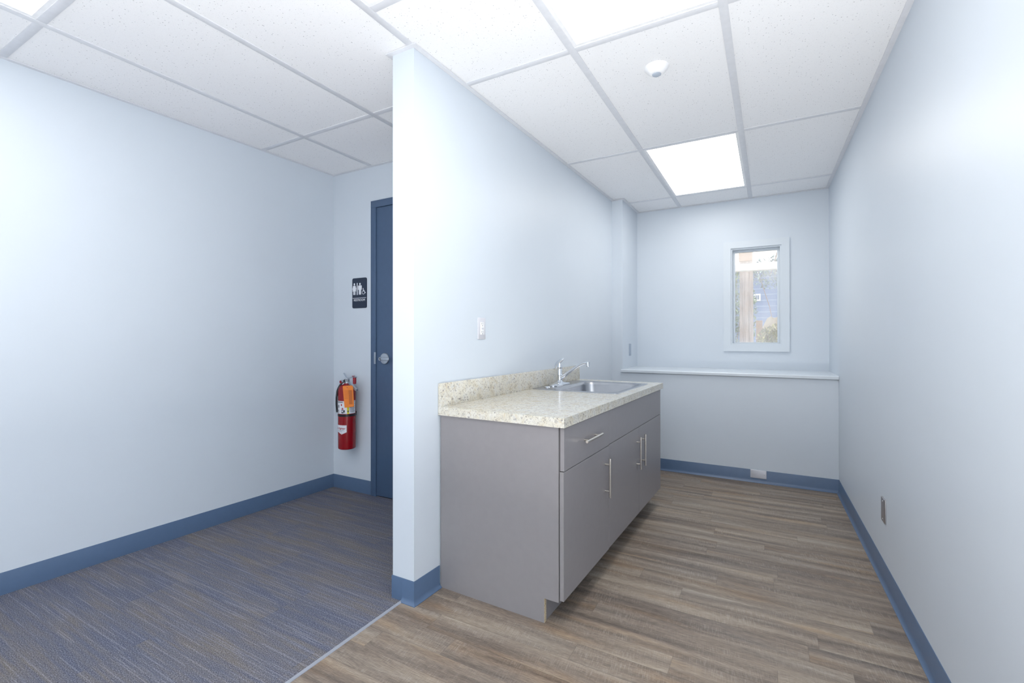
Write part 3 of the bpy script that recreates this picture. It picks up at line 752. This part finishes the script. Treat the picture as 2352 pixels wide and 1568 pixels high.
m = MB(); m.box(0.528, 0.546, 0.5665, 1.645, 0, 0.099); m.build('toe_kick', CAB, sc, smooth=0)
front('false_front', sc, 0.5614, 1.656, 0.6315, 0.8015)
d2 = front('door', sc, 0.5625, 1.1055, 0.112, 0.6285); vpull(d2, 1.058, 0.389, 0.5785)
d3 = front('door', sc, 1.1085, 1.656, 0.112, 0.6285); vpull(d3, 1.161, 0.389, 0.5785)

ct = thing('countertop', ORG, ARZ, 'speckled cream granite-look countertop with backsplash along the partition', 'countertop')
CZ0, CZ1, CU, CV = 0.806, 0.845, 0.643, 1.708
HU0, HU1, HV0, HV1 = 0.032, 0.566, 0.890, 1.552
m = MB()
m.box(0.0015, CU, 0, HV0, CZ0, CZ1); m.box(0.0015, CU, HV1, CV, CZ0, CZ1); m.box(0.0015, HU0, HV0, HV1, CZ0, CZ1); m.box(HU1, CU, HV0, HV1, CZ0, CZ1)
m.build('worktop', GRANITE, ct, smooth=0)
m = MB(); m.box(0.0015, 0.020, 0.0, 1.675, CZ1, 0.9535, 0.0008); m.build('backsplash', GRANITE, ct)

sk = thing('sink', ORG, ARZ, 'stainless steel drop-in sink set in the speckled countertop', 'sink')
SU0, SU1, SV0, SV1 = 0.0225, 0.5765, 0.878, 1.564
BU0, BU1, BV0, BV1 = 0.138, 0.538, 0.928, 1.514
m = MB()
m.loops([rrect(SU0, SU1, SV0, SV1, 0.02, CZ1 + 0.0002), rrect(SU0 + 0.002, SU1 - 0.002, SV0 + 0.002, SV1 - 0.002, 0.019, CZ1 + 0.0032), rrect(SU0 + 0.006, SU1 - 0.006, SV0 + 0.006, SV1 - 0.006, 0.018, CZ1 + 0.0036),
         rrect(BU0 - 0.012, BU1 + 0.012, BV0 - 0.012, BV1 + 0.012, 0.072, CZ1 + 0.0030)])
m.build('rim', STEEL, sk)
m = MB()
def br(i, z, r): return rrect(BU0 + i, BU1 - i, BV0 + i, BV1 - i, r, z)
m.loops([br(-0.0125, CZ1 + 0.0031, 0.0725), br(-0.004, CZ1 + 0.0018, 0.066), br(0.0, CZ1 - 0.004, 0.062), br(0.004, CZ1 - 0.02, 0.060), br(0.012, CZ1 - 0.11, 0.058), br(0.022, CZ1 - 0.138, 0.056), br(0.045, CZ1 - 0.152, 0.05), br(0.15, CZ1 - 0.158, 0.03)], None, True, False, True)
m.build('bowl', STEEL, sk)
m = MB(); m.lathe([(0.045, 0.0), (0.044, 0.003), (0.038, 0.001), (0.03, -0.002)], ((BU0 + BU1) / 2, (BV0 + BV1) / 2, CZ1 - 0.1572), n=32); m.build('drain', CHROME, sk)
m = MB(); m.lathe([(0.021, 0.0), (0.021, 0.003), (0.017, 0.007), (0.008, 0.009)], (0.082, 0.985, CZ1 + 0.0036), n=28); m.build('hole_cap', CHROME, sk)

fz = CZ1 + 0.0037
fa = thing('faucet', ORG, ARZ, 'chrome single-lever kitchen faucet with a long spout on the sink', 'faucet')
FU, FV = 0.080, 1.176
m = MB()
m.loops([rrect(FU - 0.029, FU + 0.029, FV - 0.128, FV + 0.128, 0.028, fz), rrect(FU - 0.029, FU + 0.029, FV - 0.128, FV + 0.128, 0.028, fz + 0.005), rrect(FU - 0.025, FU + 0.025, FV - 0.118, FV + 0.118, 0.024, fz + 0.010),
         rrect(FU - 0.021, FU + 0.021, FV - 0.060, FV + 0.060, 0.020, fz + 0.015), rrect(FU - 0.018, FU + 0.018, FV - 0.026, FV + 0.026, 0.0175, fz + 0.022), rrect(FU - 0.0155, FU + 0.0155, FV - 0.0157, FV + 0.0157, 0.0154, fz + 0.034)], None, True, True, True)
m.build('base_plate', CHROME, fa)
m = MB(); m.lathe([(0.0155, fz + 0.030), (0.0152, 0.912), (0.0185, 0.914), (0.0188, 0.922), (0.0172, 0.926), (0.0170, 0.958), (0.0185, 0.960), (0.0190, 0.975), (0.016, 0.983), (0.008, 0.987)], (FU, FV, 0), n=32); m.build('body', CHROME, fa)
m = MB(); lv = bezier([(FU - 0.027, FV, 0.955), (FU - 0.030, FV, 0.992), (FU - 0.004, FV, 0.995), (FU + 0.010, FV, 1.020), (FU + 0.029, FV, 1.0255)], 14)
m.tube(lv, [0.008, 0.010, 0.012, 0.0135, 0.0145, 0.015, 0.015, 0.0145, 0.0138, 0.013, 0.012, 0.011, 0.010, 0.0085, 0.006], 16, flat_=0.5, up=Vector((0, 1, 0)))
m.tube([(FU, FV, 0.98), (FU - 0.001, FV, 0.994)], [0.016, 0.011], 16); m.build('lever', CHROME, fa)
m = MB(); spt = [Vector((FU + 0.008, FV, 0.893)), Vector((FU + 0.06, FV, 0.930)), Vector((FU + 0.115, FV, 0.968))] + bezier([(FU + 0.115, FV, 0.968), (FU + 0.150, FV, 0.992), (FU + 0.172, FV, 1.003), (FU + 0.200, FV, 1.002)], 10)[1:]
m.tube(spt, [0.011, 0.0098, 0.0088] + [0.0084] * 10, 16, up=Vector((0, 1, 0))); m.build('spout', CHROME, fa)
m = MB(); m.lathe([(0.006, 1.011), (0.0112, 1.008), (0.0118, 0.998), (0.0112, 0.980), (0.0095, 0.978)], (FU + 0.203, FV, 0), n=24); m.build('aerator', CHROME, fa)

# ------------------------------------------------------------------ outside the window
m = MB(); m.box(-14, 14, 5.0, 40, 0.40, 0.60); tag(m.build('ground', SOIL), 'bare brown ground outside the window', 'ground', kind='structure')
up_ = thing('utility_pole', (-0.435, 11.0, 0.6), 0, 'weathered wooden pole standing outside the window', 'utility pole')
m = MB(); m.lathe([(0.135, 0), (0.128, 1.2), (0.118, 6.0)], n=20); m.build('pole', BARK, up_)
m = MB(); m.box(-0.13, 0.12, -0.28, -0.12, 2.15, 3.0, 0.01); m.build('equipment_box', POSTM, up_)
hs = thing('blue_house', (0, 20, 0.6), 0, 'blue sided house in the distance beyond the window', 'house')
m = MB(); m.box(-5, 5, 0, 6, 0, 3.15); m.build('wall', SIDING, hs, smooth=0)
m = MB(); m.extr([Vector((-5.4, -0.4, 3.15)), Vector((-5.4, 6.4, 3.15)), Vector((-5.4, 3.0, 3.4))], Vector((10.8, 0, 0))); m.build('roof', ROOFM, hs, smooth=0)
m = MB(); m.box(-0.535, -0.31, -0.05, -0.002, 1.965, 2.235); wn = m.build('house_window', OUTW, hs)
m = MB(); m.box(-0.485, -0.43, -0.062, -0.05, 2.02, 2.18); m.box(-0.415, -0.36, -0.062, -0.05, 2.02, 2.18); m.build('pane', OUTG, wn)
bm_ = thing('reflection_bar', (0, 6.0, 0.6), 0, 'white bar standing in for a light reflected in the window glass', 'reflection')  # white bar models a light reflected in the glass, not a real beam
m = MB(); m.box(-1.7, 1.7, -0.05, 0.05, 1.335, 1.415, 0.004); m.build('bar', OUTW, bm_)
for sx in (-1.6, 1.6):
    m = MB(); m.box(sx - 0.05, sx + 0.05, -0.045, 0.045, 0, 1.335, 0.004); m.build('post', OUTW, bm_)  # unseen supports added under the reflection bar
def shrub(name, loc, rx, ry, h0, h1, n, size, mat, label):
    t = thing(name, loc, 0, label, 'shrub')
    st = MB()
    for k in range(5):
        a = 2 * PI * k / 5; st.tube([(0.05 * math.cos(a), 0.05 * math.sin(a), 0), (rx * 0.3 * math.cos(a), ry * 0.3 * math.sin(a), h1 * 0.5), (rx * 0.6 * math.cos(a), ry * 0.6 * math.sin(a), h1 * 0.85)], [0.012, 0.008, 0.004], 6)
    st.build('stem', POSTM, t)
    lf = MB()
    for k in range(n):
        while True:
            p_ = Vector((random.uniform(-1, 1), random.uniform(-1, 1), random.uniform(-1, 1)))
            if 0.25 < p_.length < 1: break
        c_ = Vector((p_.x * rx, p_.y * ry, (h0 + h1) / 2 + p_.z * (h1 - h0) / 2))
        q = Matrix.Rotation(random.uniform(0, 6.28), 3, 'Z') @ Matrix.Rotation(random.uniform(-1.2, 1.2), 3, 'X')
        s_ = size * random.uniform(0.6, 1.3)
        lf.poly([c_ + q @ Vector(v_) * s_ for v_ in ((0, -1, 0), (0.45, -0.1, 0.12), (0, 1, 0), (-0.45, -0.1, 0.12))])
    lf.build('foliage', mat, t, smooth=0)
    return t
shrub('tall_shrub', (-0.80, 12.6, 0.6), 0.55, 0.5, 0.0, 2.3, 2600, 0.05, LEAF1, 'tall dull green shrub left of the wooden pole outside')
shrub('yellow_shrub', (0.10, 8.0, 0.6), 0.32, 0.25, 0.05, 0.77, 2600, 0.03, LEAF2, 'low yellow-green bush at the bottom of the window view')
shrub('hazy_tree', (0.30, 16.5, 0.6), 1.3, 0.8, 2.05, 3.1, 900, 0.07, LEAF3, 'pale hazy tree in front of the distant blue house')
mo = MB()
L = []
for k in range(13):
    x = -0.22 + 0.62 * k / 12; hgt = 0.30 + 0.66 * math.sin(PI * min(1, max(0.0, (k + 1.5) / 15))) ** 0.7
    L.append([Vector((x, -0.45 * math.cos(PI * j / 8), hgt * math.sin(PI * j / 8) * (1 + 0.05 * math.sin(5 * k + 3 * j)))) for j in range(9)])
mo.loops(L, None, False)
tag(mo.build('rock_mound', ROCK, None, (0.02, 9.3, 0.595)), 'tan earth mound behind the yellow bush outside', 'mound')
po = MB(); po.box(-0.045, 0.045, -0.045, 0.045, 0.0, 0.84, 0.004)
tag(po.build('wooden_post', POSTM, None, (-0.150, 8.4, 0.6)), 'short brown wooden post left of the yellow bush outside', 'post')
br_ = MB()
for k in range(7):
    x0 = 0.10 + 0.03 * k
    br_.tube([(x0, 0, 1.7 + 0.02 * k), (x0 - 0.05 + 0.01 * k, 0.02, 1.50), (x0 - 0.10 + 0.02 * k, 0, 1.34)], [0.006, 0.004, 0.002], 6)
br_.tube([(0.05, 0, 1.72), (0.40, 0.02, 1.70), (0.9, 0.05, 0.9), (1.0, 0.05, 0.0)], [0.006, 0.014, 0.03, 0.05], 8)
tag(br_.build('bare_branch', POSTM, None, (0, 6.6, 0.6)), 'thin bare branches hanging in at the upper right of the window view', 'branch')
